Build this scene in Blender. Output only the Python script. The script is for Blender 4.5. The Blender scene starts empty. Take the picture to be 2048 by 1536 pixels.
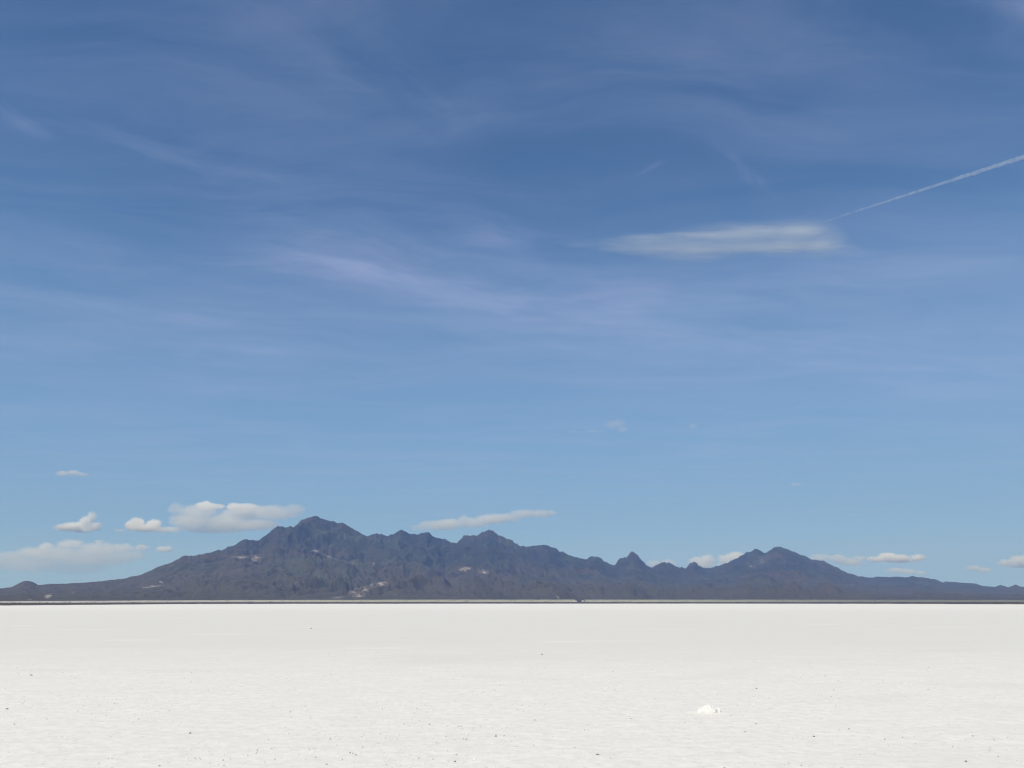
import bpy, bmesh, math, random
import numpy as np
from mathutils import Vector, Matrix, noise as mnoise

random.seed(7)
rng = np.random.default_rng(11)
scene = bpy.context.scene
COL = scene.collection

# ------------------------------------------------------------------ camera
F, HY, CAM_H = 1600.0, 1205.8, 1.6          # focal length in 2048-wide photo pixels, horizon row, eye height
PITCH = math.atan((HY - 768.0) / F)
cam_data = bpy.data.cameras.new('camera')
cam_data.sensor_width = 36.0
cam_data.lens = 36.0 * F / 2048.0
cam_data.clip_start = 0.1
cam_data.clip_end = 200000.0
cam = bpy.data.objects.new('camera', cam_data)
COL.objects.link(cam)
cam.location = (0, 0, CAM_H)
cam.rotation_euler = (math.pi / 2 + PITCH, 0, 0)
scene.camera = cam

# ------------------------------------------------------------------ light
SUN_EL, SUN_AZ = math.radians(52), math.radians(208)   # azimuth clockwise from +Y (view direction)
SKY_STRENGTH, SUN_STRENGTH = 0.10, 3.8
DENOISE = True
scene.view_settings.view_transform = 'Standard'
scene.view_settings.look = 'None'
scene.view_settings.exposure = 0.0
scene.view_settings.gamma = 1.0
scene.view_settings.use_curve_mapping = False
scene.cycles.volume_bounces = 10
scene.cycles.max_bounces = 14
scene.cycles.use_denoising = DENOISE
scene.cycles.filter_width = 1.2

sun_dir = Vector((math.sin(SUN_AZ) * math.cos(SUN_EL), math.cos(SUN_AZ) * math.cos(SUN_EL), math.sin(SUN_EL)))
sl = bpy.data.lights.new('sun', 'SUN')
sl.energy = SUN_STRENGTH
sl.angle = math.radians(0.53)
sl.color = (1.0, 0.915, 0.715)
sun = bpy.data.objects.new('sun', sl)
COL.objects.link(sun)
sun.rotation_euler = sun_dir.to_track_quat('Z', 'Y').to_euler()
sun.location = (0, 0, 50)


def px_dir(u, v):
    dx, dy = (u - 1024.0) / F, (768.0 - v) / F
    c, s = math.cos(PITCH), math.sin(PITCH)
    return dx, c - dy * s, s + dy * c


def px_at_y(u, v, Y):
    d = px_dir(u, v)
    k = Y / d[1]
    return Vector((d[0] * k, Y, CAM_H + d[2] * k))


def px_at_z(u, v, Z):
    d = px_dir(u, v)
    k = (Z - CAM_H) / d[2]
    return Vector((d[0] * k, d[1] * k, Z))


# ------------------------------------------------------------------ node helpers
class NT:
    def __init__(self, tree):
        self.t = tree
        self.n = tree.nodes
        self.l = tree.links

    def new(self, typ, **kw):
        nd = self.n.new(typ)
        for k, v in kw.items():
            setattr(nd, k, v)
        return nd

    def put(self, sock, val):
        if isinstance(val, bpy.types.NodeSocket):
            self.l.new(val, sock)
        elif val is not None:
            sock.default_value = val

    def math(self, op, a, b=None, c=None, clamp=False):
        nd = self.new('ShaderNodeMath', operation=op, use_clamp=clamp)
        self.put(nd.inputs[0], a)
        if b is not None: self.put(nd.inputs[1], b)
        if c is not None: self.put(nd.inputs[2], c)
        return nd.outputs[0]

    def vec(self, op, a, b=None, c=None):
        nd = self.new('ShaderNodeVectorMath', operation=op)
        self.put(nd.inputs[0], a)
        if b is not None: self.put(nd.inputs[1], b)
        if c is not None: self.put(nd.inputs[2], c)
        return nd.outputs['Value'] if op in ('LENGTH', 'DOT_PRODUCT', 'DISTANCE') else nd.outputs[0]

    def noise(self, vec, scale, detail=4, rough=0.55, dist=0.0, out=0):
        nd = self.new('ShaderNodeTexNoise')
        self.put(nd.inputs['Vector'], vec)
        nd.inputs['Scale'].default_value = scale
        nd.inputs['Detail'].default_value = detail
        nd.inputs['Roughness'].default_value = rough
        nd.inputs['Distortion'].default_value = dist
        return nd.outputs[out]

    def range(self, v, a, b, c=0.0, d=1.0, smooth=True):
        nd = self.new('ShaderNodeMapRange', interpolation_type='SMOOTHSTEP' if smooth else 'LINEAR')
        self.put(nd.inputs[0], v)
        for i, x in enumerate((a, b, c, d)):
            self.put(nd.inputs[i + 1], x)
        return nd.outputs[0]

    def mix(self, fac, a, b, blend='MIX'):
        nd = self.new('ShaderNodeMix', data_type='RGBA', blend_type=blend)
        self.put(nd.inputs[0], fac)
        self.put(nd.inputs[6], a if isinstance(a, bpy.types.NodeSocket) else (*a[:3], 1))
        self.put(nd.inputs[7], b if isinstance(b, bpy.types.NodeSocket) else (*b[:3], 1))
        return nd.outputs[2]

    def mapping(self, vec, scale=(1, 1, 1), rot=(0, 0, 0), loc=(0, 0, 0)):
        nd = self.new('ShaderNodeMapping')
        self.put(nd.inputs[0], vec)
        nd.inputs['Location'].default_value = loc
        nd.inputs['Rotation'].default_value = rot
        nd.inputs['Scale'].default_value = scale
        return nd.outputs[0]


def material(name):
    m = bpy.data.materials.new(name)
    m.use_nodes = True
    m.node_tree.nodes.clear()
    return m, NT(m.node_tree)


def surface(nt, color, rough=0.9, spec=0.2, bump=None, bump_strength=0.3, bump_dist=0.02):
    out = nt.new('ShaderNodeOutputMaterial')
    p = nt.new('ShaderNodeBsdfPrincipled')
    nt.put(p.inputs['Base Color'], color if isinstance(color, bpy.types.NodeSocket) else (*color[:3], 1))
    nt.put(p.inputs['Roughness'], rough)
    p.inputs['Specular IOR Level'].default_value = spec
    if bump is not None:
        b = nt.new('ShaderNodeBump')
        b.inputs['Strength'].default_value = bump_strength
        b.inputs['Distance'].default_value = bump_dist
        nt.l.new(bump, b.inputs['Height'])
        nt.l.new(b.outputs[0], p.inputs['Normal'])
    nt.l.new(p.outputs[0], out.inputs[0])
    return p


# ------------------------------------------------------------------ sky: Nishita with high thin cirrus
world = bpy.data.worlds.new('World')
scene.world = world
world.use_nodes = True
w = NT(world.node_tree)
w.n.clear()
wout = w.new('ShaderNodeOutputWorld')
bg = w.new('ShaderNodeBackground')
bg.inputs['Strength'].default_value = SKY_STRENGTH
sky = w.new('ShaderNodeTexSky', sky_type='NISHITA')
sky.sun_disc = False
sky.sun_elevation = SUN_EL
sky.sun_rotation = SUN_AZ
sky.altitude = 1300
sky.air_density = 0.8
sky.dust_density = 0.1
sky.ozone_density = 4.0
# the sky's response: deeper overhead, gently levelled towards the horizon
crv = w.new('ShaderNodeRGBCurve')
for ci, pts in enumerate((((0.051, 0.038), (0.066, 0.066), (0.122, 0.165), (0.352, 0.245), (1.0, 0.42)),
                          ((0.095, 0.095), (0.118, 0.148), (0.219, 0.305), (0.565, 0.420), (1.0, 0.52)),
                          ((0.202, 0.248), (0.245, 0.325), (0.423, 0.535), (0.823, 0.630), (1.0, 0.70)))):
    cu = crv.mapping.curves[ci]
    for k_, (a_, b_) in enumerate(pts):
        if k_ == len(pts) - 1:
            cu.points[1].location = (a_, b_)
        else:
            cu.points.new(a_, b_)
crv.mapping.use_clip = False
crv.mapping.update()
w.l.new(w.vec('MULTIPLY', sky.outputs[0], (0.1, 0.1, 0.1)), crv.inputs['Color'])
blue = w.vec('MULTIPLY', crv.outputs[0], (10.0, 10.0, 10.0))
wtc = w.new('ShaderNodeTexCoord')
gdir = wtc.outputs['Generated']
sep = w.new('ShaderNodeSeparateXYZ')
w.l.new(gdir, sep.inputs[0])
dz = w.math('MAXIMUM', sep.outputs[2], 0.03)
px_ = w.math('DIVIDE', sep.outputs[0], dz)
py_ = w.math('DIVIDE', sep.outputs[1], dz)
comb = w.new('ShaderNodeCombineXYZ')
w.l.new(px_, comb.inputs[0])
w.l.new(py_, comb.inputs[1])
plane = comb.outputs[0]                              # a point on a level cirrus deck one unit up


def deck(u, v):
    d = px_dir(u, v)
    return np.array([d[0] / d[2], d[1] / d[2]])


cirrus = None


def add_cirrus(val):
    global cirrus
    cirrus = val if cirrus is None else w.math('ADD', cirrus, val)


warp = w.noise(plane, 1.6, 3, 0.5, out=1)
warped = w.vec('MULTIPLY_ADD', w.vec('SUBTRACT', warp, (0.5, 0.5, 0.5)), (0.30, 0.30, 0), plane)


def streak(a, b, wpx, amount, nscale=5.0, soft=0.3, seed=0.0, lo=0.38, hi=0.72):
    pa, pb = deck(*a), deck(*b)
    d = pb - pa
    L = float(np.hypot(*d))
    ang = math.atan2(d[1], d[0])
    mid = (0.5 * (a[0] + b[0]), 0.5 * (a[1] + b[1]))
    n = np.array([-(b[1] - a[1]), b[0] - a[0]], float)
    n /= np.hypot(*n)
    q = deck(mid[0] + n[0] * wpx, mid[1] + n[1] * wpx) - deck(*mid)
    nx = np.array([-math.sin(ang), math.cos(ang)])
    wid = abs(float(q @ nx)) + 1e-4
    loc = w.vec('SUBTRACT', warped, (float(pa[0]), float(pa[1]), 0))
    s = w.vec('DOT_PRODUCT', loc, (math.cos(ang) / L, math.sin(ang) / L, 0))
    t = w.vec('DOT_PRODUCT', loc, (nx[0] / wid, nx[1] / wid, 0))
    g = w.math('EXPONENT', w.math('MULTIPLY', w.math('MULTIPLY', t, t), -1.0))
    win = w.math('MULTIPLY', w.range(s, -soft, soft), w.range(s, 1 + soft, 1 - soft))
    c2 = w.new('ShaderNodeCombineXYZ')
    w.put(c2.inputs[0], w.math('MULTIPLY', s, L * 0.35))
    w.put(c2.inputs[1], w.math('MULTIPLY', t, wid))
    c2.inputs[2].default_value = seed
    nz = w.range(w.noise(c2.outputs[0], nscale, 6, 0.6, 0.4), lo, hi)
    add_cirrus(w.math('MULTIPLY', w.math('MULTIPLY', g, win), w.math('MULTIPLY', nz, amount)))


streak((-60, 190), (640, 385), 34, 0.12, 6, 0.25, 1.3)
streak((-40, 200), (90, 270), 20, 0.14, 6, 0.4, 9.3)
streak((330, 310), (620, 375), 12, 0.12, 6, 0.3, 19.3)
streak((560, 500), (1330, 640), 80, 0.28, 4, 0.25, 2.7, 0.30, 0.75)
streak((540, 490), (1000, 560), 60, 0.24, 5, 0.3, 3.9, 0.30, 0.75)
streak((440, 525), (900, 560), 22, 0.14, 6, 0.3, 23.9)
streak((500, 10), (930, 250), 75, 0.20, 4, 0.3, 4.1, 0.30, 0.75)
streak((1400, 290), (1580, 445), 16, 0.14, 7, 0.3, 5.5)
streak((1290, 365), (1320, 335), 6, 0.16, 9, 0.3, 6.1)
streak((1900, 560), (1650, 545), 90, 0.24, 4, 0.5, 7.7, 0.25, 0.75)
streak((1850, -20), (2080, 60), 40, 0.28, 5, 0.3, 8.8)
streak((1150, 130), (1850, 250), 90, 0.14, 4, 0.3, 12.1, 0.25, 0.75)
streak((900, 480), (1230, 495), 30, 0.16, 5, 0.3, 17.7)
streak((-100, 600), (700, 700), 80, 0.20, 4, 0.3, 13.4, 0.25, 0.75)
streak((900, 640), (2150, 740), 90, 0.22, 4, 0.3, 14.9, 0.25, 0.75)
# all-over veil
veil = w.noise(w.mapping(warped, (0.55, 1.5, 1), (0, 0, 0.35)), 1.7, 7, 0.62, 0.6)
add_cirrus(w.range(veil, 0.36, 0.78, 0.0, 0.15))
tint = w.mix(w.noise(plane, 2.3, 2, 0.5), (3.7, 4.7, 7.0), (4.5, 4.7, 7.2))
skycol = w.mix(w.math('MINIMUM', cirrus, 0.6), blue, tint)
w.l.new(skycol, bg.inputs[0])
w.l.new(bg.outputs[0], wout.inputs[0])


# ------------------------------------------------------------------ mesh helpers
def tag(o, label=None, cat=None, group=None, kind=None):
    if label: o['label'] = label
    if cat: o['category'] = cat
    if group: o['group'] = group
    if kind: o['kind'] = kind
    return o


def mesh_np(name, verts, faces, mat, parent=None, smooth=True):
    verts = np.ascontiguousarray(verts, dtype=np.float32)
    faces = np.ascontiguousarray(faces, dtype=np.int32)
    me = bpy.data.meshes.new(name)
    n = faces.shape[1]
    me.vertices.add(len(verts))
    me.vertices.foreach_set('co', verts.ravel())
    me.loops.add(faces.size)
    me.loops.foreach_set('vertex_index', faces.ravel())
    me.polygons.add(len(faces))
    me.polygons.foreach_set('loop_start', np.arange(0, faces.size, n, dtype=np.int32))
    me.polygons.foreach_set('loop_total', np.full(len(faces), n, dtype=np.int32))
    me.update(calc_edges=True)
    me.validate()
    me.polygons.foreach_set('use_smooth', np.full(len(me.polygons), smooth))
    me.materials.append(mat)
    o = bpy.data.objects.new(name, me)
    COL.objects.link(o)
    if parent: o.parent = parent
    return o


def grid_faces(ni, nj, wrap=False):
    i = np.arange(ni - 1)[:, None]
    j = np.arange(nj if wrap else nj - 1)[None, :]
    j2 = (j + 1) % nj
    a, b, c, d = i * nj + j, i * nj + j2, (i + 1) * nj + j2, (i + 1) * nj + j
    return np.stack([a, b, c, d], -1).reshape(-1, 4)


def _hash(ix, iy, s):
    h = (ix.astype(np.int64) * 374761393 + iy.astype(np.int64) * 668265263 + s * 1274126177) & 0xffffffff
    h = ((h ^ (h >> 13)) * 1274126177) & 0xffffffff
    h = h ^ (h >> 16)
    return (h & 0xffff) / 65535.0


def gnoise(x, y, s=0):
    ix, iy = np.floor(x), np.floor(y)
    fx, fy = x - ix, y - iy

    def g(ox, oy):
        a = _hash(ix + ox, iy + oy, s) * 2 * np.pi
        return np.cos(a) * (fx - ox) + np.sin(a) * (fy - oy)
    ux, uy = fx ** 3 * (fx * (fx * 6 - 15) + 10), fy ** 3 * (fy * (fy * 6 - 15) + 10)
    return ((g(0, 0) * (1 - ux) + g(1, 0) * ux) * (1 - uy) + (g(0, 1) * (1 - ux) + g(1, 1) * ux) * uy) * 1.5


def fbm(x, y, octaves=5, s=0, gain=0.5, ridged=False):
    t, a, n = 0.0, 1.0, 0.0
    for k in range(octaves):
        v = gnoise(x * 2 ** k + 17.3 * k, y * 2 ** k - 9.1 * k, s + k)
        if ridged: v = 1 - 2 * np.abs(v)
        t = t + a * v
        n += a
        a *= gain
    return t / n


# ------------------------------------------------------------------ salt pan
def edge_r(theta):
    """distance at which the white salt ends, by azimuth"""
    us = np.array([-900, 0, 100, 250, 400, 600, 1000, 1400, 1700, 2048, 2900])
    ys = np.array([1210.6, 1210.2, 1209.8, 1209.0, 1207.9, 1207.5, 1207.2, 1207.1, 1207.4, 1208.2, 1208.6])
    u = 1024 + F * math.cos(PITCH) * np.tan(np.clip(theta, -1.1, 1.1)) / 1.0
    return CAM_H * F / (np.interp(u, us, ys) - HY)


salt_mat, nt = material('salt_crust')
geo = nt.new('ShaderNodeNewGeometry')
P = geo.outputs['Position']
sp = nt.new('ShaderNodeSeparateXYZ')
nt.l.new(P, sp.inputs[0])
big = nt.noise(nt.mapping(P, (0.05, 0.11, 1)), 1.0, 5, 0.6)
mid_n = nt.noise(nt.mapping(P, (0.8, 1.1, 1)), 1.0, 5, 0.65)
fine = nt.noise(P, 9.0, 6, 0.68)
wob = nt.math('MULTIPLY_ADD', nt.math('SUBTRACT', big, 0.5), 26.0, sp.outputs[1])
wob = nt.math('MULTIPLY_ADD', nt.math('SUBTRACT', mid_n, 0.5), 16.0, wob)
belt = nt.math('MULTIPLY', nt.range(wob, 14.0, 36.0), nt.range(wob, 330.0, 70.0))        # damp, greyer salt
crust = nt.noise(P, 6.0, 7, 0.72, 0.3)
broad = nt.noise(nt.mapping(P, (0.10, 0.22, 1)), 1.0, 6, 0.62, 0.4)
col = nt.mix(nt.range(crust, 0.34, 0.66), (0.735, 0.717, 0.690), (0.845, 0.826, 0.798))
strk = nt.noise(nt.mapping(P, (1.5, 4.5, 1)), 1.0, 5, 0.65, 0.4)
col = nt.mix(nt.range(strk, 0.50, 0.68, 0.0, 0.75), col, (0.850, 0.832, 0.805))
col = nt.mix(nt.range(strk, 0.46, 0.32, 0.0, 0.65), col, (0.725, 0.708, 0.682))
patch = nt.range(mid_n, 0.38, 0.66)
col = nt.mix(nt.math('MULTIPLY', patch, 0.55), col, (0.775, 0.757, 0.730))
col = nt.mix(nt.range(fine, 0.54, 0.72, 0.0, 0.7), col, (0.65, 0.64, 0.61))
col = nt.mix(nt.math('MULTIPLY', belt, 0.90), col, (0.713, 0.696, 0.668))
col = nt.mix(nt.range(broad, 0.56, 0.72, 0.0, 0.55), col, (0.825, 0.807, 0.780))
col = nt.mix(nt.range(broad, 0.48, 0.30, 0.0, 0.70), col, (0.705, 0.689, 0.662))
pits = nt.range(nt.noise(P, 13.0, 3, 0.5), 0.64, 0.72)
col = nt.mix(nt.math('MULTIPLY', pits, 0.6), col, (0.46, 0.455, 0.44))
hgt = nt.math('ADD', nt.math('MULTIPLY', fine, 0.6), nt.math('MULTIPLY', mid_n, 1.2))
surface(nt, col, 0.92, 0.15, hgt, 0.30, 0.02)

th_f = np.linspace(-0.85, 0.85, 760)
th_b = np.linspace(0.85, 2 * np.pi - 0.85, 70)[1:-1]
th = np.concatenate([th_f, th_b])
rr = np.concatenate([[0.5, 2.0, 4.0], np.geomspace(6.2, 40, 640), np.geomspace(40.5, 4200, 70)])
TH, RR = np.meshgrid(th, rr)
X, Y = RR * np.sin(TH), RR * np.cos(TH)
amp = np.interp(RR, [0, 8, 30, 60, 100], [0.0065, 0.0065, 0.005, 0.002, 0.0])
Z = amp * (0.5 * fbm(X * 0.9, Y * 0.9, 4, 3, 0.6) + 0.9 * fbm(X * 5.3, Y * 5.3, 3, 9, 0.7))
Z = Z - 0.2 * np.clip((RR - 2600) / 1500, 0, 1)
V = np.stack([X, Y, Z], -1).reshape(-1, 3)
V = np.vstack([V, [[0, 0, 0]]])
fc = grid_faces(len(rr), len(th), wrap=True)[:, ::-1]
nj = len(th)
ground = mesh_np('salt_flat', V, fc, salt_mat)
tag(ground, 'flat white salt crust reaching to the far shore', None, None, 'structure')

# desert floor under and beyond everything
floor_mat, nt = material('desert_floor')
geo = nt.new('ShaderNodeNewGeometry')
surface(nt, nt.mix(nt.noise(geo.outputs['Position'], 0.002, 5), (0.16, 0.15, 0.13), (0.26, 0.25, 0.22)), 0.95, 0.1)
n = 96
a = np.linspace(0, 2 * np.pi, n, endpoint=False)
V = np.vstack([np.stack([2500 * np.sin(a), 2500 * np.cos(a), np.full(n, -0.9)], 1),
               np.stack([13900 * np.sin(a), 13900 * np.cos(a), np.full(n, -0.9)], 1)])
fl = mesh_np('desert_floor', V, grid_faces(2, n, wrap=True)[:, ::-1], floor_mat)
tag(fl, None, None, None, 'structure')

# ------------------------------------------------------------------ shore: dark mud and brush between salt and embankment
EMB_Y = 2650.0
us_c = np.linspace(-420, 2480, 760)


def u_theta(u):
    return np.arctan2((u - 1024) / F, math.cos(PITCH) - (768 - HY) / F * math.sin(PITCH))


def v_tan(v):
    """tangent of elevation of a photo row near the horizon, seen straight ahead"""
    dy = (768 - v) / F
    return (math.sin(PITCH) + dy * math.cos(PITCH)) / (math.cos(PITCH) - dy * math.sin(PITCH))


def uv_tan(u, v):
    dx, dy = (u - 1024) / F, (768 - v) / F
    return (math.sin(PITCH) + dy * math.cos(PITCH)) / np.hypot(dx, math.cos(PITCH) - dy * math.sin(PITCH))


th_c = u_theta(us_c)
emb_r = EMB_Y / np.cos(th_c) * np.interp(us_c, [-400, 0, 500, 2048, 2500], [0.72, 0.8, 1.0, 1.0, 0.95])
emb_base_v = np.interp(us_c, [-400, 0, 200, 450, 1000, 2048, 2500], [1206.4, 1205.9, 1205.4, 1204.4, 1204.1, 1204.2, 1204.5])
emb_top_v = np.interp(us_c, [-400, 0, 200, 450, 900, 1500, 2048, 2500], [1203, 1202.4, 1201.5, 1200.2, 1199.2, 1199.3, 1199.8, 1200])
emb_top_v = emb_top_v + 0.55 * fbm(us_c / 45, us_c * 0 + 3.1, 4, 5)
emb_z0 = CAM_H + emb_r * uv_tan(us_c, emb_base_v)
emb_z1 = CAM_H + emb_r * uv_tan(us_c, emb_top_v)
sal_r = edge_r(th_c) * (1 + 0.11 * fbm(us_c / 28, us_c * 0 + 1.7, 4, 2))

mud_mat, nt = material('dark_mud')
geo = nt.new('ShaderNodeNewGeometry')
nz = nt.noise(geo.outputs['Position'], 0.02, 6, 0.65)
surface(nt, nt.mix(nt.range(nz, 0.35, 0.7), (0.055, 0.048, 0.048), (0.15, 0.13, 0.12)), 0.9, 0.1)
rows = [(0.0, -0.05), (0.02, 0.25), (0.15, 0.6), (0.4, 0.85), (0.7, 0.96), (1.0, 1.0), (1.12, 1.0), (1.5, 1.0)]
V = []
for f, h in rows:
    r = sal_r + (emb_r - sal_r) * f
    z = emb_z0 * h + (0.5 * fbm(us_c / 7, us_c * 0 + f * 9, 3, 8) if 0 < f < 1 else 0)
    if f == 0: z = np.full_like(r, -0.05)
    V.append(np.stack([r * np.sin(th_c), r * np.cos(th_c), z], -1))
shore = mesh_np('shore', np.concatenate(V), grid_faces(len(rows), len(us_c))[:, ::-1], mud_mat)
tag(shore, 'dark strip of mud along the far edge of the salt', None, None, 'structure')

# pale embankment with a gap
emb_mat, nt = material('pale_embankment')
geo = nt.new('ShaderNodeNewGeometry')
sp = nt.new('ShaderNodeSeparateXYZ')
nt.l.new(geo.outputs['Position'], sp.inputs[0])
c1 = nt.mix(nt.range(sp.outputs[0], -1300, -500), (0.46, 0.44, 0.42), (0.33, 0.33, 0.27))
c1 = nt.mix(nt.range(sp.outputs[0], 200, 1300), c1, (0.17, 0.18, 0.155))
nz = nt.noise(geo.outputs['Position'], 0.045, 5, 0.7)
c1 = nt.mix(nt.range(nz, 0.52, 0.70, 0, 0.65), c1, (0.13, 0.13, 0.11))
surface(nt, c1, 0.95, 0.1)


def embankment(sel):
    r, t, z0, z1 = emb_r[sel], th_c[sel], emb_z0[sel], emb_z1[sel]
    u = us_c[sel]
    prof = [(-26, None, -0.6), (-14, 0.45, 0), (0, 1.0, 0), (14, 1.0, 0.0), (40, None, -0.6)]
    V = []
    for dr, h, off in prof:
        z = z0 + off if h is None else z0 + (z1 - z0) * h + 0.25 * fbm(u / 5, u * 0 + dr, 3, 4)
        V.append(np.stack([(r + dr) * np.sin(t), (r + dr) * np.cos(t), z], -1))
    k = len(u)
    f = grid_faces(len(prof), k)[:, ::-1]
    caps = [[0, k, 2 * k, 2 * k], ]
    o = mesh_np('embankment', np.concatenate(V), f, emb_mat)
    return tag(o, None, None, None, 'structure')


embankment(us_c < 1153.5)
embankment(us_c > 1167.5)

# ------------------------------------------------------------------ mountains
SKYLINE = """-900,1184 -420,1181 -300,1172 -200,1178 -90,1174 -40,1178
0,1176.4 18.5,1174.3 31,1167 39,1163 49,1161.5 57,1163 71,1170 96,1168 123,1167.5 168,1165 205,1161.4 244,1157.3 256,1153.4 275,1150.7
287,1144.6 308,1134.3 331,1127 345,1120 359,1111.2 367,1112.8 390,1109.3 400,1108.4 414,1104.6 427,1099.5 436,1100.5 446,1093.3 455,1093
468,1085 478,1079.6 490,1079.6 507,1082 519,1072.8 531,1062.5 537,1058.4 543.5,1052 552,1053.3 562,1056 570,1052.3 577,1054.7 584.6,1048
591,1041 603,1036 616,1034 618,1032.4 625.6,1034 632,1038 646,1041 667,1045.7 675,1045.7 691,1054.3 703.5,1061.5 716,1068.7 730,1073.4
740,1068.7 748.6,1067 763,1069.7 769,1071.8 781.5,1067.7 790,1065 797,1061 808,1063.6 815,1069.7 833,1069.7 840,1065.6 853,1065
863.6,1072.8 880,1078 884,1077 892,1082 900.5,1086 911,1086 922,1079 924,1072.8 934,1071.4 937.4,1073.8 946.6,1071.4 951,1072.4
958,1068.7 964,1064.6 970,1064.2 977.4,1060 984.6,1062 995,1069.7 1005,1073.8 1012,1077.3 1018.4,1078.5 1024.6,1081 1027.6,1085
1038,1090.8 1048,1092.9 1058.4,1094.3 1068.7,1092.3 1087,1090.8 1099.4,1092.9 1112.8,1096.4 1120,1101.5 1130,1105.6 1138.4,1110.7
1152.7,1114.2 1161,1118 1174.3,1119.6 1179.4,1115.9 1185.6,1113.4 1191.7,1114.8 1206,1116.9 1210,1122.5 1220,1128.2 1232.8,1129.8
1238,1122 1245,1117 1255.4,1114.8 1261.5,1110.7 1263.6,1106 1267.7,1104.2 1273.8,1106.6 1280,1110.7 1284,1118 1289.2,1124 1296.4,1131.3
1304.6,1136.4 1312.8,1133.3 1323,1128.2 1327,1126 1341.5,1125 1347.7,1128.2 1353.8,1133.3 1364,1135.4 1368,1134.3 1372,1136.8
1376.4,1136.4 1380.5,1130.2 1386.6,1127 1390.7,1127 1393.8,1124 1398,1126 1402,1132.3 1411,1136.4 1425.6,1136.8 1435.9,1133.3
1456.4,1128.2 1472.8,1120 1489,1111.8 1501.5,1105.6 1513.8,1101.5 1520,1097.8 1526,1100.5 1536,1106.6 1548.6,1101.5 1559,1094.3
1564,1092.3 1569,1093.3 1581.5,1099.5 1587.6,1099.5 1600,1104.8 1617.5,1112 1635,1119.7 1646,1121.9 1653.6,1120.8 1665.6,1128.5
1681,1135 1694,1142.7 1702.8,1147.7 1709.4,1147 1722.5,1152.5 1735.6,1154 1744.4,1155.8 1766.3,1153.6 1786,1154.7 1801,1153.6
1816.6,1155 1832,1152.5 1853.8,1155.4 1877.8,1159.5 1891,1165 1897.5,1163 1917,1164.5 1958.8,1167.4 1972,1172 1993.8,1174 2007,1170
2022,1174.8 2037.5,1169 2048,1174 2080,1172 2140,1178 2230,1170 2330,1177 2480,1182 2900,1186"""
sk = np.array([[float(q) for q in p.split(',')] for p in SKYLINE.split()])
uu = np.concatenate([np.linspace(-860, -40, 120)[:-1], np.linspace(-40, 2090, 1400), np.linspace(2090, 2860, 120)[1:]])
sv = np.interp(uu, sk[:, 0], sk[:, 1])
sv = sv + 1.2 * fbm(uu / 7.0, uu * 0 + 0.5, 4, 21, 0.6) * np.clip((1182 - sv) / 40, 0.3, 1)
crag = fbm(uu / 10.0, uu * 0 + 2.5, 4, 33, 0.65, ridged=True)
sv = sv - 3.6 * (crag - 0.25) * np.clip((1178 - sv) / 50, 0.25, 1)
tan_s = uv_tan(uu, sv)
THM = u_theta(uu)
RID = np.interp(uu, [-860, 0, 60, 400, 620, 980, 1265, 1560, 2048, 2860],
                [6000, 6400, 6400, 7000, 8000, 8800, 9300, 10400, 11300, 11500])
RID = RID + 220 * fbm(uu / 70, uu * 0 + 7.7, 3, 31)
FOOT = np.interp(uu, [-860, 0, 500, 2048, 2860], [2350, 2480, 2800, 2800, 2800]) / np.cos(np.clip(THM, -0.75, 0.75))
tan_f = (np.interp(uu, [-860, 0, 500, 2048, 2860], [1205.3, 1205.2, 1204.6, 1204.6, 1204.6]))
tan_f = uv_tan(uu, tan_f)


def blur(a, x, sig):
    """gaussian blur of a(x) on uneven x, resampled evenly"""
    xe = np.arange(x[0], x[-1], 1.5)
    ae = np.interp(xe, x, a)
    k = np.arange(-int(3 * sig / 1.5) - 1, int(3 * sig / 1.5) + 2) * 1.5
    g = np.exp(-0.5 * (k / sig) ** 2)
    g /= g.sum()
    pad = len(k) // 2
    return np.interp(x, xe, np.convolve(np.pad(ae, pad, mode='edge'), g, 'same')[pad:-pad])


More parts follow.
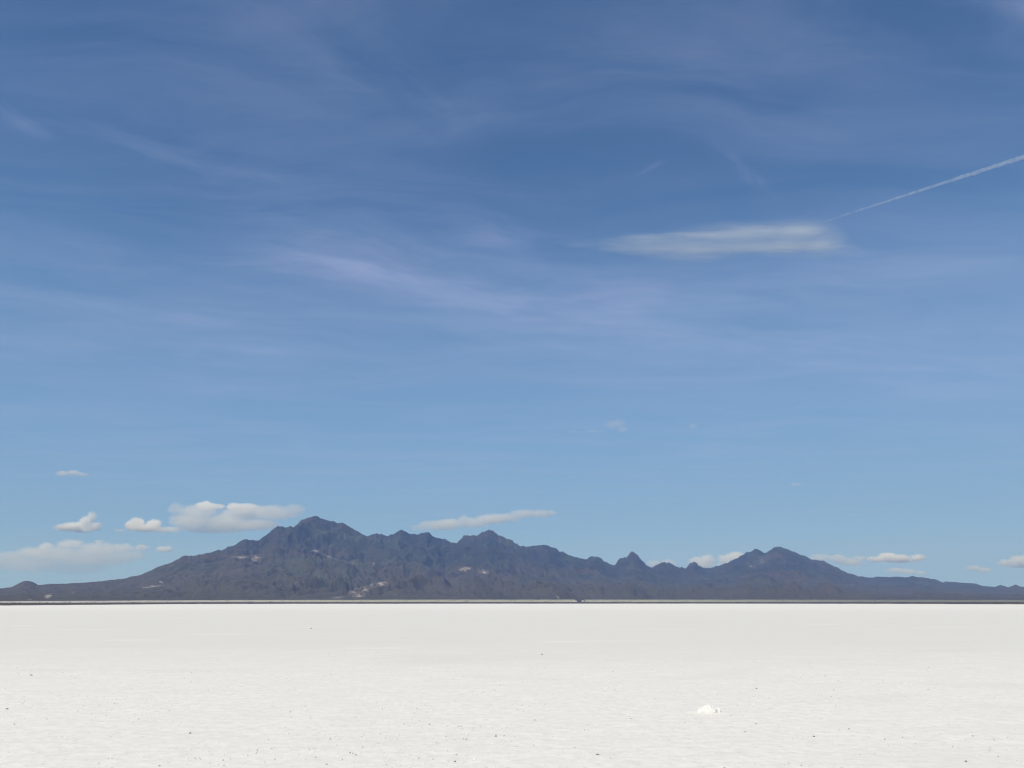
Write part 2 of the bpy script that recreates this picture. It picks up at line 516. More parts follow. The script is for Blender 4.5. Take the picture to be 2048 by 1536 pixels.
sigs = [1.0, 8, 20, 45, 90, 160]
bl = np.stack([tan_s] + [blur(tan_s, uu, s) for s in sigs[1:]])
tt = np.concatenate([np.linspace(0, 1, 190), [1.015, 1.04, 1.08, 1.14, 1.22]])
VM, OUT = [], []
PALE = [  # pale bare outcrops: centre u, v, half-width, half-height, tilt, strength
    (511, 1116, 9, 6, -0.3, 1.0), (478, 1114, 26, 3, 0.05, 0.7), (655, 1112, 34, 3.0, 0.40, 0.55), (632, 1102, 9, 3, 0.1, 0.8),
    (722, 1126, 34, 3, 0.0, 0.5), (745, 1126, 8, 3, 0.0, 0.7), (763, 1168, 14, 4.0, -0.1, 1.0), (745, 1170, 10, 5, 0.0, 0.6), (718, 1184, 24, 9, -0.25, 0.75),
    (722, 1190, 11, 4.5, -0.2, 1.0), (680, 1194, 24, 3, -0.1, 0.6), (932, 1138, 14, 4, -0.08, 1.0), (966, 1143, 12, 4, 0.25, 1.0),
    (838, 1153.5, 6, 2.2, -0.2, 0.7), (850, 1155, 4, 2, 0, 0.6), (1131, 1157, 7, 2.2, 0.1, 0.6), (1504, 1133, 8, 2.4, 0.1, 0.7),
    (1524, 1122, 7, 7, -0.5, 0.55), (1552, 1110, 14, 9, 0.2, 0.25), (303, 1173, 26, 2.4, -0.1, 0.8), (322, 1164, 6, 3, 0.3, 0.7), (96, 1192, 9, 5, -0.4, 0.8),
    (145, 1185, 7, 2.4, -0.1, 0.6), (60, 1199, 6, 1.6, 0, 0.6), (606, 1163, 4, 3, 0, 0.7), (592, 1167, 5, 2, -0.5, 0.6), (521, 1165, 5, 2, 0, 0.5),
    (618, 1176, 4, 2, 0, 0.5), (563, 1116, 10, 9, -0.6, 0.3), (608, 1110, 12, 4, 0.1, 0.35), (960, 1110, 18, 8, 0.3, 0.22), (915, 1170, 10, 2.5, 0, 0.4),
    (1240, 1160, 24, 6, 0.2, 0.2), (640, 1163, 5, 3, 0.2, 0.4), (230, 1178, 12, 5, 0.5, 0.3), (400, 1136, 20, 6, -0.2, 0.3), (1150, 1170, 30, 3, 0.1, 0.25)]
for t in tt:
    R = FOOT + (RID - FOOT) * t
    x, y = R * np.sin(THM), R * np.cos(THM)
    if t <= 1:
        fi = (1 - t) ** 0.8 * (len(sigs) - 1)
        k = min(int(fi), len(sigs) - 2)
        ts = bl[k] + (bl[k + 1] - bl[k]) * (fi - k)
        p = 0.62 * t ** 1.25 + 0.38 * t ** 3.0
        e = tan_f + (ts - tan_f) * p
        z = CAM_H + R * e
        relief = np.clip((tan_s - tan_f) * RID, 20, 700)
        env = np.clip(t / 0.25, 0, 1) ** 1.5 * np.clip((1 - t) / 0.10, 0, 1)
        wx = x + 260 * fbm(x / 900, y / 1300, 3, 41)
        wy = y + 260 * fbm(x / 900, y / 1300, 3, 47)
        rd = fbm(wx / 620, wy / 1500, 6, 51, 0.55, ridged=True)
        fn = fbm(wx / 170, wy / 260, 4, 61, 0.55)
        z = z + env * relief * (0.21 * (rd - 0.35) + 0.10 * fn) + env * 7.0 * fbm(x / 75, y / 100, 4, 71, 0.65, ridged=True)
        cap = CAM_H + R * (tan_s - 0.0012 * (1 - t) ** 0.5)
        z = np.minimum(z, cap) if t < 1 else CAM_H + R * tan_s
    else:
        z = (CAM_H + RID * tan_s) - (t - 1) * RID * 0.55 + 20 * fbm(x / 200, y / 200, 3, 77)
        z = np.minimum(z, CAM_H + R * tan_s)
        z = np.maximum(z, -0.8)
    VM.append(np.stack([x, y, z], -1))
    # where does this vertex stand in terms of the survey rows used for the outcrops
    d = np.stack([x, y, z - CAM_H], -1)
    cy = d[:, 1] * math.cos(PITCH) + d[:, 2] * math.sin(PITCH)
    cz = -d[:, 1] * math.sin(PITCH) + d[:, 2] * math.cos(PITCH)
    U, Vv = 1024 + F * d[:, 0] / cy, 768 - F * cz / cy
    o = np.zeros_like(U)
    for (pu, pv, hw, hh, tilt, st) in PALE:
        a_, b_ = U - pu, Vv - pv
        ct, sn = math.cos(tilt), math.sin(tilt)
        q = ((a_ * ct + b_ * sn) / hw) ** 2 + ((-a_ * sn + b_ * ct) / hh) ** 2
        o = np.maximum(o, st * np.exp(-q * 0.9))
    OUT.append(o if t <= 1 else o * 0)

mtn_mat, nt = material('desert_rock')
geo = nt.new('ShaderNodeNewGeometry')
P = geo.outputs['Position']
spz = nt.new('ShaderNodeSeparateXYZ')
nt.l.new(P, spz.inputs[0])
n1 = nt.noise(P, 0.0011, 6, 0.6, 0.5)
n2 = nt.noise(nt.vec('ADD', P, (5000, 900, 0)), 0.0016, 6, 0.6, 0.5)
n3 = nt.noise(P, 0.011, 6, 0.7)
c = nt.mix(nt.range(n1, 0.42, 0.62), (0.038, 0.046, 0.047), (0.072, 0.063, 0.055))
c = nt.mix(nt.range(n2, 0.48, 0.64, 0, 0.8), c, (0.062, 0.076, 0.056))
warm = nt.math('MULTIPLY', nt.range(spz.outputs[0], 300.0, -2600.0), nt.range(n2, 0.62, 0.40, 0.25, 0.85))
warm = nt.math('MULTIPLY', warm, nt.range(nt.math('MULTIPLY_ADD', nt.math('SUBTRACT', n1, 0.5), 500.0, spz.outputs[2]), 520.0, 260.0))
c = nt.mix(warm, c, (0.094, 0.084, 0.062))
c = nt.mix(nt.range(n3, 0.44, 0.64, 0, 0.6), c, (0.022, 0.025, 0.027))
fan = nt.math('MULTIPLY', nt.range(nt.math('MULTIPLY_ADD', nt.math('SUBTRACT', n3, 0.5), 160.0, spz.outputs[2]), 330.0, 20.0), 0.72)
c = nt.mix(fan, c, (0.088, 0.082, 0.073))
at = nt.new('ShaderNodeAttribute', attribute_name='outcrop')
n4 = nt.noise(P, 0.022, 6, 0.8)
pale = nt.math('MULTIPLY', at.outputs['Fac'], nt.range(n4, 0.38, 0.58))
c = nt.mix(nt.range(pale, 0.14, 0.80), c, (0.40, 0.36, 0.345))
surface(nt, c, 0.95, 0.1)
mtn = mesh_np('mountain_range', np.concatenate(VM), grid_faces(len(tt), len(uu))[:, ::-1], mtn_mat)
tag(mtn, 'dark jagged desert mountain range behind the salt flat', None, None, 'structure')
ca = mtn.data.attributes.new('outcrop', 'FLOAT', 'POINT')
ca.data.foreach_set('value', np.concatenate(OUT).astype(np.float32))
Z_TOP = float(np.concatenate(VM)[:, 2].max())

# ------------------------------------------------------------------ haze: the desert air
haze_mat, nt = material('haze_air')
out = nt.new('ShaderNodeOutputMaterial')
pv = nt.new('ShaderNodeVolumePrincipled')
pv.inputs['Color'].default_value = (0.24, 0.43, 1.0, 1)
pv.inputs['Absorption Color'].default_value = (1, 1, 1, 1)
pv.inputs['Density'].default_value = 5.0e-5
pv.inputs['Anisotropy'].default_value = 0.0
nt.l.new(pv.outputs[0], out.inputs['Volume'])
hx, z0, z1 = 14100.0, -1.9, Z_TOP + 25
bm = bmesh.new()
bmesh.ops.create_cube(bm, size=1.0)
for v in bm.verts:
    v.co = Vector((v.co.x * 2 * hx, v.co.y * 2 * hx, z0 if v.co.z < 0 else z1))
me = bpy.data.meshes.new('haze')
bm.to_mesh(me)
bm.free()
me.materials.append(haze_mat)
haze = bpy.data.objects.new('haze', me)
COL.objects.link(haze)
tag(haze, None, None, None, 'stuff')


# ------------------------------------------------------------------ clouds
def remeshed(name, bm, voxel):
    me = bpy.data.meshes.new(name)
    bm.to_mesh(me)
    bm.free()
    tmp = bpy.data.objects.new(name, me)
    COL.objects.link(tmp)
    md = tmp.modifiers.new('r', 'REMESH')
    md.mode = 'VOXEL'
    md.voxel_size = voxel
    dg = bpy.context.evaluated_depsgraph_get()
    dg.update()
    me2 = bpy.data.meshes.new_from_object(tmp.evaluated_get(dg))
    bpy.data.objects.remove(tmp)
    me2.name = name
    return me2


def cloud(name, label, Y, puffs, tau, group='small cumulus clouds along the skyline', color=(0.995, 0.995, 0.998), warp_amt=0.55, nfreq=2.2,
          stretch=(1, 1, 1), depth=0.8, gain=3.0, thr=0.05, cat='cloud', edge=0.9):
    """puffs: (u, v, half-width, half-height) in survey pixels, standing Y metres away"""
    cu = sum(p[0] for p in puffs) / len(puffs)
    cv = sum(p[1] for p in puffs) / len(puffs)
    base = px_at_y(cu, cv, Y)
    E = []
    for (u, v, hw, hh, *wt) in puffs:
        c_ = px_at_y(u, v, Y) - base
        rx = (px_at_y(u + hw, v, Y) - px_at_y(u, v, Y)).length
        rz = (px_at_y(u, v - hh, Y) - px_at_y(u, v, Y)).length
        ry = min(rx, rz * 2.2) * depth
        c_.y += random.uniform(-0.3, 0.3) * ry
        E.append((c_, (rx, ry, rz), wt[0] if wt else 1.0))
    rmed = sorted(e[1][2] for e in E)[len(E) // 2]
    bm = bmesh.new()
    for c_, r, _ in E:
        bmesh.ops.create_icosphere(bm, subdivisions=3, radius=1.0, matrix=Matrix.Translation(c_) @ Matrix.Diagonal((*r, 1)))
    me = remeshed(name, bm, rmed * 0.16)
    m, nt = material('cloud_vapour')
    tc = nt.new('ShaderNodeTexCoord')
    p0 = tc.outputs['Object']
    ps = nt.mapping(p0, stretch)
    nz = nt.noise(ps, nfreq * 0.5 / rmed, 4, 0.6, 0.0, 1)
    p = nt.vec('MULTIPLY_ADD', nt.vec('SUBTRACT', nz, (0.5, 0.5, 0.5)), (warp_amt * rmed * 2,) * 3, p0)
    f = num = den = None
    weighted = any(e[2] != 1.0 for e in E)
    for c_, r, wt in E:
        d = nt.vec('LENGTH', nt.vec('MULTIPLY', nt.vec('SUBTRACT', p, tuple(c_)), tuple(1 / q for q in r)))
        k = nt.math('SUBTRACT', edge, d)
        f = k if f is None else nt.math('SMOOTH_MAX', f, k, 0.25)
        if weighted:
            kp = nt.math('MAXIMUM', nt.math('ADD', k, 0.03), 0.0005)
            num = nt.math('MULTIPLY', kp, wt) if num is None else nt.math('MULTIPLY_ADD', kp, wt, num)
            den = kp if den is None else nt.math('ADD', den, kp)
    bn = nt.noise(ps, nfreq * 1.6 / rmed, 7, 0.68)
    dens = nt.math('MULTIPLY_ADD', nt.math('SUBTRACT', bn, 0.5), 2.5, f)
    dens = nt.math('MULTIPLY', nt.math('SUBTRACT', dens, thr), gain, clamp=True)
    dens = nt.math('MULTIPLY', dens, nt.range(f, 0.0, 0.30))
    dens = nt.math('MULTIPLY', dens, tau * 2.0 / rmed)
    if weighted: dens = nt.math('MULTIPLY', dens, nt.math('DIVIDE', num, den))
    out = nt.new('ShaderNodeOutputMaterial')
    v = nt.new('ShaderNodeVolumeScatter')
    v.inputs['Color'].default_value = (*color, 1)
    v.inputs['Anisotropy'].default_value = 0.0
    nt.l.new(dens, v.inputs['Density'])
    nt.l.new(v.outputs[0], out.inputs['Volume'])
    me.materials.clear()
    me.materials.append(m)
    o = bpy.data.objects.new(name, me)
    COL.objects.link(o)
    o.location = base
    return tag(o, label, cat, group)


HZ = 'small cumulus clouds along the skyline'
cloud('cumulus_cloud', 'small white cloud with a tower on its right, left of the large cloud', 26000,
      [(128, 1055, 24, 9), (150, 1054, 26, 12), (170, 1045, 17, 18), (184, 1034, 12, 16), (190, 1053, 17, 13), (165, 1060, 36, 7)], 1.2)
cloud('cumulus_cloud', 'largest white cloud, piled against the left shoulder of the highest peak', 26000,
      [(240, 1061, 16, 5, .5), (262, 1050, 16, 12, 4), (276, 1045, 18, 12, 4.4), (308, 1049, 20, 13, 3.8), (290, 1056, 44, 10, 2.2), (335, 1060, 40, 8, 1.0),
       (352, 1018, 22, 17, .28), (355, 1040, 26, 18, .30), (390, 1045, 46, 22, .34), (400, 1024, 50, 20, .30), (450, 1045, 70, 22, .36),
       (410, 1010, 24, 10, 3.8), (430, 1013, 26, 8, 2.4), (468, 1013, 18, 9, 3.6), (492, 1012, 24, 7, 2.2), (500, 1020, 46, 14, .7),
       (480, 1028, 60, 18, .34), (545, 1026, 50, 20, .30), (575, 1026, 40, 16, .26), (520, 1050, 55, 15, .45), (492, 1053, 26, 8, 1.2), (430, 1060, 90, 9, .6), (590, 1020, 30, 14, .24)], 0.62, thr=-0.12)
cloud('cumulus_cloud', 'long hazy cloud bank low at the left edge, over the far left hills', 34000,
      [(20, 1112, 50, 14, .6), (60, 1104, 40, 13, 1), (92, 1094, 22, 11, 1.7), (140, 1088, 36, 12, 1.2), (120, 1110, 80, 22, .5), (199, 1083, 11, 5, 3), (200, 1100, 60, 20, .6),
       (240, 1096, 40, 12, 1.1), (285, 1095, 17, 8, 2.4), (180, 1118, 120, 22, .42), (250, 1112, 60, 16, .5), (-30, 1120, 60, 16, .6), (60, 1128, 110, 22, .3), (150, 1137, 90, 16, .22)], 0.40, thr=-0.05)
cloud('cumulus_cloud', 'tiny white puff just right of the long hazy cloud bank', 34000, [(322, 1098, 14, 8), (338, 1097, 14, 7), (330, 1101, 24, 5)], 0.5)
cloud('cumulus_cloud', 'pale wispy streak of cloud high above the small tower-topped cloud', 20000,
      [(125, 947, 18, 7), (145, 945, 20, 7), (163, 949, 16, 5)], 0.3)
cloud('cumulus_cloud', 'slender pale cloud slanting up to the right over the middle peaks', 24000,
      [(838, 1056, 26, 9, .5), (862, 1050, 36, 14, .7), (895, 1050, 40, 15, 1), (905, 1044, 18, 10, 1.6), (925, 1036, 14, 9, .9), (945, 1046, 46, 14, .9), (985, 1038, 46, 13, 1.3),
       (1010, 1036, 50, 11, 1), (1050, 1027, 46, 11, 1.0), (1080, 1027, 36, 10, 1.2), (1100, 1026, 18, 8, 1)], 0.27, thr=-0.08)
cloud('cumulus_cloud', 'pale cloud behind the dip right of the pointed rocky knob', 30000, [(1308, 1128, 22, 13), (1335, 1126, 24, 12)], 0.3)
cloud('cumulus_cloud', 'white cloud behind the jagged notch left of the twin peak', 30000, [(1392, 1122, 20, 12), (1415, 1119, 22, 13), (1405, 1130, 36, 10)], 0.6)
cloud('cumulus_cloud', 'white cloud rising behind the left slope of the twin peak', 30000, [(1450, 1118, 20, 13), (1472, 1112, 24, 12), (1490, 1117, 26, 12), (1460, 1128, 34, 10)], 0.65)
cloud('cumulus_cloud', 'faint cloud resting against the right slope of the twin peak', 32000, [(1640, 1115, 30, 10), (1672, 1117, 30, 11), (1700, 1124, 40, 11), (1720, 1116, 26, 7)], 0.33)
cloud('cumulus_cloud', 'bright double puff of cloud right of the twin peak', 30000, [(1755, 1118, 28, 8), (1778, 1114, 26, 12), (1802, 1116, 24, 10), (1836, 1116, 20, 10), (1800, 1121, 52, 6)], 0.95)
cloud('cumulus_cloud', 'faint flat cloud below the bright double puff', 34000, [(1790, 1141, 26, 8), (1815, 1143, 28, 8), (1840, 1146, 20, 6)], 0.28)
cloud('cumulus_cloud', 'faint small puff between the bright double puff and right edge', 34000, [(1944, 1136, 20, 8), (1965, 1140, 24, 7)], 0.3)
cloud('cumulus_cloud', 'white cloud cut by the right edge above the low hills', 30000, [(2012, 1126, 22, 9), (2035, 1121, 26, 13), (2065, 1118, 32, 16), (2040, 1130, 46, 8)], 0.6)
FG = 'faint scraps of cloud in the clear sky'
cloud('cloud_scrap', 'dull pinkish scrap of cloud with a thin tail, alone in mid sky', 21000,
      [(1238, 846, 22, 13), (1222, 850, 24, 12), (1245, 858, 18, 10), (1190, 862, 34, 5), (1150, 863, 28, 4)], 0.13, FG, (0.92, 0.84, 0.82), gain=1.4)
cloud('cloud_scrap', 'tiny dull scrap of cloud right of the tailed scrap', 21000, [(1385, 852, 14, 8), (1391, 849, 9, 9)], 0.12, FG, (0.92, 0.86, 0.82), gain=1.4)
cloud('cloud_scrap', 'tiny faint scrap of cloud high above the twin peak', 23000, [(1590, 969, 17, 6)], 0.12, FG, (0.95, 0.86, 0.84), gain=1.4)

# streaked ice cloud and the condensation trail that runs out of it, 10 km up
cloud('ice_cloud', 'bright streaked ice cloud at the lower end of the contrail', 21500,
      [(1165, 488, 80, 7, .35), (1240, 491, 70, 13, .5), (1300, 486, 90, 20, .45), (1380, 488, 140, 25, .42), (1480, 482, 170, 28, .40), (1580, 482, 120, 30, .36), (1640, 492, 60, 24, .35), (1672, 500, 50, 14, .22), (1700, 508, 46, 9, .15),
       (1310, 476, 90, 7, 2.2), (1410, 471, 120, 8, 2.6), (1530, 466, 120, 9, 2.2), (1605, 461, 55, 10, 1.6), (1320, 496, 110, 8, 1.4), (1470, 497, 120, 8, 2.6), (1575, 491, 120, 8, 3.0), (1640, 489, 55, 9, 2.0)],
      0.095, 'high ice clouds', (0.90, 0.94, 1.0), 1.2, 1.2, stretch=(0.10, 0.4, 1.0), depth=1.0, gain=1.0, thr=-0.15, edge=1.0)

pa, pb = px_at_z(1630, 449, 10000.0), px_at_z(2140, 284, 10000.0)
L = (pb - pa).length
ax = (pb - pa).normalized()
side = ax.cross(Vector((0, 0, 1))).normalized()
N, M = 90, 14
V = []
for i in range(N + 1):
    s = i / N
    c_ = ax * (L * s) + side * (14 * mnoise.noise((s * 60, 3.1, 0))) + Vector((0, 0, 10 * mnoise.noise((s * 50, 9.7, 0))))
    r = (26 + 34 * s) * (1 + 0.35 * mnoise.noise((s * 90, 0.3, 0))) * min(1, 0.15 + s * 12)
    for j in range(M):
        a_ = 2 * math.pi * j / M
        q = c_ + side * (r * math.cos(a_)) + Vector((0, 0, r * math.sin(a_)))
        V.append(tuple(q))
fc = grid_faces(N + 1, M, wrap=True)
tr_mat, nt = material('contrail_vapour')
tc = nt.new('ShaderNodeTexCoord')
sd = nt.vec('DOT_PRODUCT', tc.outputs['Object'], tuple(ax / L))
nz = nt.noise(tc.outputs['Object'], 0.006, 4, 0.6)
dn = nt.math('MULTIPLY', nt.range(nz, 0.30, 0.62, 0.35, 1.0), nt.range(sd, 0.0, 0.45, 0.35, 1.0))
out = nt.new('ShaderNodeOutputMaterial')
vs = nt.new('ShaderNodeVolumeScatter')
vs.inputs['Color'].default_value = (0.88, 0.94, 1.0, 1)
nt.l.new(nt.math('MULTIPLY', dn, 0.0052), vs.inputs['Density'])
nt.l.new(vs.outputs[0], out.inputs['Volume'])
bm = bmesh.new()
bv = [bm.verts.new(p) for p in V]
for f in fc: bm.faces.new([bv[i] for i in f])
bm.faces.new([bv[i] for i in range(M)])
bm.faces.new([bv[N * M + i] for i in reversed(range(M))])
bmesh.ops.recalc_face_normals(bm, faces=bm.faces)
me = bpy.data.meshes.new('contrail')
bm.to_mesh(me)
bm.free()
me.materials.append(tr_mat)
trail = bpy.data.objects.new('contrail', me)
COL.objects.link(trail)
trail.location = pa
tag(trail, 'thin white contrail climbing to the right edge of the sky', 'contrail')


# ------------------------------------------------------------------ things on the salt
def lump_mesh(name, blobs, voxel, rough, seed, mat, parent=None):
    bm = bmesh.new()
    for (x, y, z, rx, ry, rz) in blobs:
        bmesh.ops.create_icosphere(bm, subdivisions=2, radius=1, matrix=Matrix.Translation((x, y, z)) @
                                   Matrix.Rotation(random.uniform(0, 3), 4, 'Z') @ Matrix.Diagonal((rx, ry, rz, 1)))
    me = remeshed(name, bm, voxel)
    for v in me.vertices:
        q = v.co / (voxel * 5)
        v.co += v.normal * rough * (mnoise.noise(q + Vector((seed, 0, 0))) + 0.6 * mnoise.noise(q * 2.3 + Vector((0, seed, 0))))
    me.materials.clear()
    me.materials.append(mat)
    o = bpy.data.objects.new(name, me)
    COL.objects.link(o)
    if parent: o.parent = parent
    return o


def px_ground(u, v):
    d = px_dir(u, v)
    k = -CAM_H / d[2]
    return Vector((d[0] * k, d[1] * k, 0))


heap_mat, nt = material('fresh_salt')
geo = nt.new('ShaderNodeNewGeometry')
nz = nt.noise(geo.outputs['Position'], 40, 5, 0.65)
surface(nt, nt.mix(nt.range(nz, 0.4, 0.7), (0.80, 0.785, 0.765), (0.64, 0.63, 0.615)), 0.9, 0.15, nz, 0.4, 0.01)
g = px_ground(1418, 1425)
mound = bpy.data.objects.new('salt_mound', None)
COL.objects.link(mound)
mound.location = g
mound.scale = (1.0, 1.0, 0.84)
tag(mound, 'little white mound of loose salt standing on the crust', 'mound')
S = g.y / F / math.cos(PITCH) * 1.0
B = [(0.0, 0, 0.02, 20 * S, 17 * S, 11 * S), (0 * S, 0, 0.05, 12 * S, 11 * S, 10 * S), (4 * S, 0.01, 0.055, 9 * S, 9 * S, 10 * S), (-6 * S, -0.01, 0.05, 8 * S, 8 * S, 9.5 * S),
     (-15 * S, -0.02, 0.02, 7 * S, 8 * S, 8 * S), (13 * S, 0.0, 0.025, 10 * S, 9 * S, 8 * S), (-19 * S, -0.04, 0.01, 5 * S, 5 * S, 6 * S), (2 * S, -0.09, 0.012, 9 * S, 6 * S, 7 * S)]
lump_mesh('heap', B, 0.012, 0.012, 3.3, heap_mat, mound)
for k in range(16):
    a_ = random.uniform(0, 2 * math.pi)
    d_ = random.uniform(0.10, 0.22)
    r = random.uniform(0.007, 0.017)
    o = lump_mesh('chunk', [(0, 0, 0, r, r * 0.8, r * 0.7)], r * 0.4, r * 0.4, k * 1.7, heap_mat, mound)
    o.location = (math.cos(a_) * d_ * 1.1, math.sin(a_) * d_ * 0.8, r * 0.5)
# apron of spilled salt round the mound's foot
na, nr = 48, 7
V = [(0.02, 0.0, 0.017)]
for i in range(1, nr + 1):
    for j in range(na):
        a_ = 2 * math.pi * j / na
        k = i / nr
        rx = 0.40 * (1 + 0.30 * mnoise.noise((math.cos(a_) * 2, math.sin(a_) * 2, 4.4)))
        ry = 0.22 * (1 + 0.30 * mnoise.noise((math.cos(a_) * 2, math.sin(a_) * 2, 8.4)))
        z = 0.017 * (1 - k ** 1.6) + 0.004 * mnoise.noise((math.cos(a_) * 5 * k, math.sin(a_) * 5 * k, 1.1)) - (0.012 if i == nr else 0)
        V.append((rx * k * math.cos(a_), ry * k * math.sin(a_), z))
bm = bmesh.new()
bv = [bm.verts.new(v) for v in V]
for j in range(na):
    bm.faces.new((bv[0], bv[1 + j], bv[1 + (j + 1) % na]))
    for i in range(nr - 1):
        p, q = 1 + i * na, 1 + (i + 1) * na
        bm.faces.new((bv[p + j], bv[q + j], bv[q + (j + 1) % na], bv[p + (j + 1) % na]))
me = bpy.data.meshes.new('apron')
bm.to_mesh(me)
bm.free()
for p in me.polygons: p.use_smooth = True
me.materials.append(salt_mat)
ap = bpy.data.objects.new('apron', me)
COL.objects.link(ap)
ap.parent = mound

# single darker clods that stand out on the crust
clod_mat, nt = material('dirty_clod')
geo = nt.new('ShaderNodeNewGeometry')
surface(nt, nt.mix(nt.noise(geo.outputs['Position'], 30, 4), (0.14, 0.138, 0.132), (0.34, 0.335, 0.32)), 0.95, 0.1)
CL = [(62, 1351, 4.0, 1.6, 'dark clod alone on the salt near the left edge'),
      (622, 1257.5, 2.6, 1.4, 'dark speck of a clod far out on the grey salt belt'),
      (1084, 1309.5, 2.6, 2.0, 'dark clod alone on the grey belt near the middle'),
      (14, 1419, 3.6, 2.2, 'grey clod at the left edge, left of a row of crumbs'),
      (380, 1467, 3.2, 2.2, 'dark clod left of centre in the speckled foreground'),
      (1932, 1524, 3.6, 2.4, 'dark clod low in the right corner of the foreground'),
      (1628, 1473.5, 3.6, 1.5, 'flat dark clod right of and in front of the salt mound'),
      (1513, 1377.5, 2.8, 1.6, 'small dark clod behind and right of the salt mound'),
      (1195, 1509.5, 6.0, 1.6, 'long flat dark clod in front of the mound to its left'),
      (910, 1524, 4.0, 2.2, 'dark clod at the very front near the middle')]
for i, (u, v, hw, hh, lab) in enumerate(CL):
    q = px_ground(u, v)
    s_ = 0.6 * q.length / F
    o = lump_mesh('salt_clod', [(0, 0, 0, hw * s_, hw * s_ * 0.8, hh * s_ * 1.3), (hw * s_ * 0.5, 0, 0, hw * s_ * 0.5, hw * s_ * 0.5, hh * s_)], hh * s_ * 0.35, hh * s_ * 0.3, i * 2.1, clod_mat)
    o.location = q + Vector((0, 0, hh * s_ * 0.5))
    tag(o, lab, 'clod', 'dark clods scattered on the salt')

# crumbs of crust: more than anyone could count
bm = bmesh.new()
OCT = [(1, 0, 0), (0, 1, 0), (-1, 0, 0), (0, -1, 0), (0, 0, 1)]


def crumbs(n, rmin, rmax, smin, smax, pw):
    v, f = [], []
    for k in range(n):
        r = rmin + (rmax - rmin) * random.random() ** pw
        a_ = random.uniform(-0.72, 0.72)
        cx, cy = r * math.sin(a_), r * math.cos(a_)
        if mnoise.noise((cx * 0.35, cy * 0.35, 2.0)) + 0.5 * mnoise.noise((cx * 1.3, cy * 1.3, 5.0)) < random.uniform(-0.35, 0.55): continue
        s_ = smin + (smax - smin) * random.random() ** 3
        ro = random.uniform(0, 6.28)
        b = len(v)
        for (x, y, z) in OCT:
            j = random.uniform(0.55, 1.3)
            x, y = x * math.cos(ro) - y * math.sin(ro), x * math.sin(ro) + y * math.cos(ro)
            v.append((cx + x * s_ * j, cy + y * s_ * j, 0.004 + (z * s_ * 0.75 * j if z else -0.004)))
        f += [(b, b + 1, b + 4), (b + 1, b + 2, b + 4), (b + 2, b + 3, b + 4), (b + 3, b, b + 4)]
    return v, f


crumb_mat, nt = material('crust_crumb')
geo = nt.new('ShaderNodeNewGeometry')
surface(nt, nt.mix(nt.range(nt.noise(geo.outputs['Position'], 2.2, 3, 0.8), 0.30, 0.60), (0.30, 0.295, 0.285), (0.74, 0.725, 0.70)), 0.95, 0.1)
v, f = crumbs(17000, 6.5, 30, 0.003, 0.020, 1.3)
o = mesh_np('crust_crumbs', np.array(v), np.array(f), crumb_mat, None, False)
tag(o, 'countless small crumbs of salt crust over the foreground', None, None, 'stuff')

# ------------------------------------------------------------------ far shore: brush, heaps, mast
brush_mat, nt = material('dry_brush')
geo = nt.new('ShaderNodeNewGeometry')
surface(nt, nt.mix(nt.noise(geo.outputs['Position'], 0.05, 3), (0.050, 0.055, 0.040), (0.12, 0.115, 0.085)), 0.95, 0.1)
v, f = [], []
for k in range(5200):
    i = random.randrange(2, len(us_c) - 2)
    fr = random.choice((random.random(), 0.9 + 0.25 * random.random()))
    t_ = th_c[i] + random.uniform(-0.5, 0.5) * (th_c[i + 1] - th_c[i])
    if fr < 1.0:
        r = sal_r[i] + (emb_r[i] - sal_r[i]) * (0.05 + 0.93 * fr)
        z = emb_z0[i] * (0.3 + 0.65 * fr) - 0.3
    else:
        if us_c[i] < 700 and random.random() < 0.8: continue
        if 1150 < us_c[i] < 1170: continue
        kk = random.random()
        r = emb_r[i] - 22 * (1 - kk)
        z = emb_z0[i] + (emb_z1[i] - emb_z0[i]) * kk - 0.3
    s_ = random.uniform(0.6, 2.0)
    b = len(v)
    ro = random.uniform(0, 6.28)
    for (x, y, zz) in OCT + [(0.6, 0.6, 0.8), (-0.6, -0.4, 0.7)]:
        j = random.uniform(0.6, 1.3)
        x, y = x * math.cos(ro) - y * math.sin(ro), x * math.sin(ro) + y * math.cos(ro)
        v.append((r * math.sin(t_) + x * s_ * j, r * math.cos(t_) + y * s_ * j, z + zz * s_ * 0.8 * j))
    f += [(b, b + 1, b + 5), (b + 1, b + 2, b + 4), (b + 2, b + 3, b + 6), (b + 3, b, b + 4), (b, b + 5, b + 4), (b + 5, b + 1, b + 4), (b + 3, b + 6, b + 4), (b + 6, b + 2, b + 4)]
o = mesh_np('desert_brush', np.array(v), np.array(f), brush_mat, None, False)
tag(o, 'low desert brush along the far shore', None, None, 'stuff')


def emb_at(u):
    i = int(np.argmin(np.abs(us_c - u)))
    return emb_r[i], th_c[i], emb_z0[i], emb_z1[i]


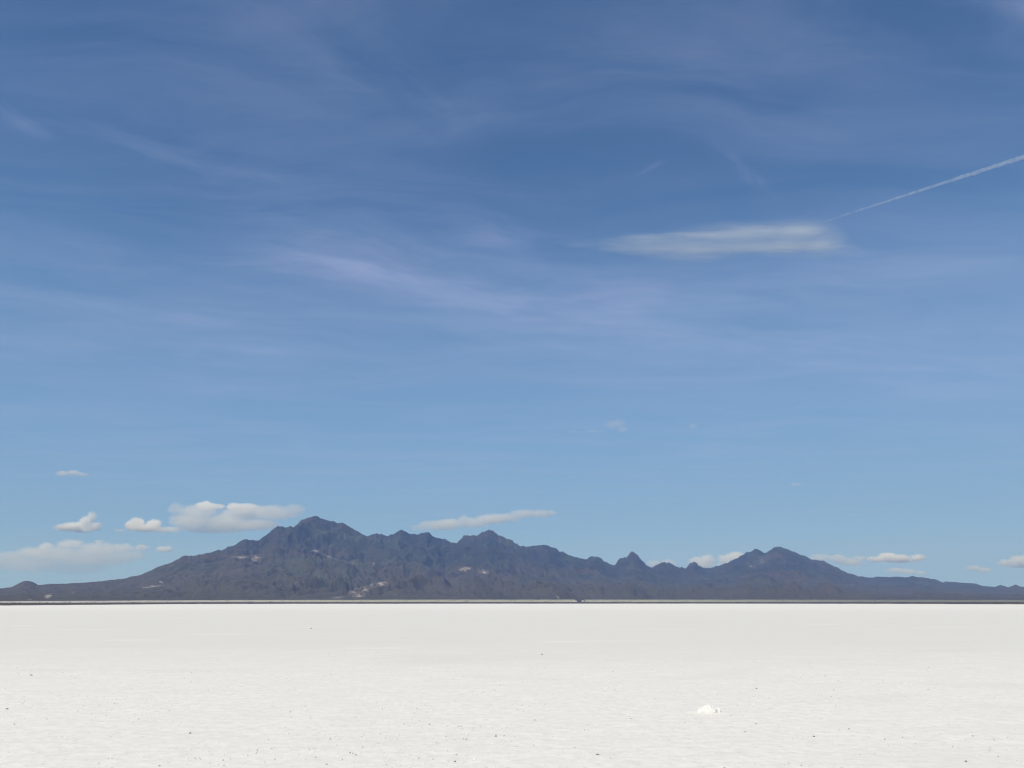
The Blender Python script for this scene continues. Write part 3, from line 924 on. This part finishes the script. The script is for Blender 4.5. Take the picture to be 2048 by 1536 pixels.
for (u, hw, hh, lab) in ((1148.5, 4.5, 1.2, 'white salt heap at the left side of the embankment gap'),
                         (1167.0, 3.0, 1.4, 'white salt heap at the right side of the embankment gap')):
    r, t_, z0_, z1_ = emb_at(u)
    s_ = r / F
    o = lump_mesh('salt_heap', [(0, 0, 0, hw * s_, hw * s_, hh * s_), (hw * s_ * 0.4, 0, 0, hw * s_ * 0.5, hw * s_ * 0.5, hh * s_ * 1.2)], hh * s_ * 0.3, hh * s_ * 0.2, u, heap_mat)
    o.location = ((r - 24) * math.sin(t_), (r - 24) * math.cos(t_), z0_ + hh * s_ * 0.9)
    tag(o, lab, 'heap', 'far white salt heaps by the embankment gap')

metal_mat, nt = material('weathered_metal')
geo = nt.new('ShaderNodeNewGeometry')
surface(nt, nt.mix(nt.noise(geo.outputs['Position'], 0.8, 3), (0.62, 0.62, 0.62), (0.45, 0.45, 0.46)), 0.6, 0.3)


def bar(bm, a, b, r):
    a, b = Vector(a), Vector(b)
    d = b - a
    m = Matrix.Translation((a + b) / 2) @ d.to_track_quat('Z', 'Y').to_matrix().to_4x4()
    bmesh.ops.create_cone(bm, cap_ends=True, segments=8, radius1=r, radius2=r * 0.8, depth=d.length, matrix=m)


def part(name, bm, mat, parent):
    me = bpy.data.meshes.new(name)
    bm.to_mesh(me)
    bm.free()
    me.materials.append(mat)
    o = bpy.data.objects.new(name, me)
    COL.objects.link(o)
    o.parent = parent
    return o


r, t_, z0_, z1_ = emb_at(1117)
mast = bpy.data.objects.new('mast', None)
COL.objects.link(mast)
mast.location = ((r - 60) * math.sin(t_), (r - 60) * math.cos(t_), z0_ - 2.0)
tag(mast, 'small pale mast with a slanting arm in front of the embankment', 'mast')
bm = bmesh.new()
bar(bm, (0, 0, 0), (0.4, 0, 15.5), 0.55)
part('pole', bm, metal_mat, mast)
bm = bmesh.new()
bar(bm, (4.5, 0, 14.0), (-6.0, 0, 21.0), 0.7)
part('arm', bm, metal_mat, mast)
bm = bmesh.new()
bmesh.ops.create_cube(bm, size=1, matrix=Matrix.Translation((0, 0, 0.7)) @ Matrix.Diagonal((4.0, 3.0, 1.8, 1)))
bmesh.ops.bevel(bm, geom=list(bm.edges), offset=0.2, segments=1, affect='EDGES')
part('base_block', bm, metal_mat, mast)
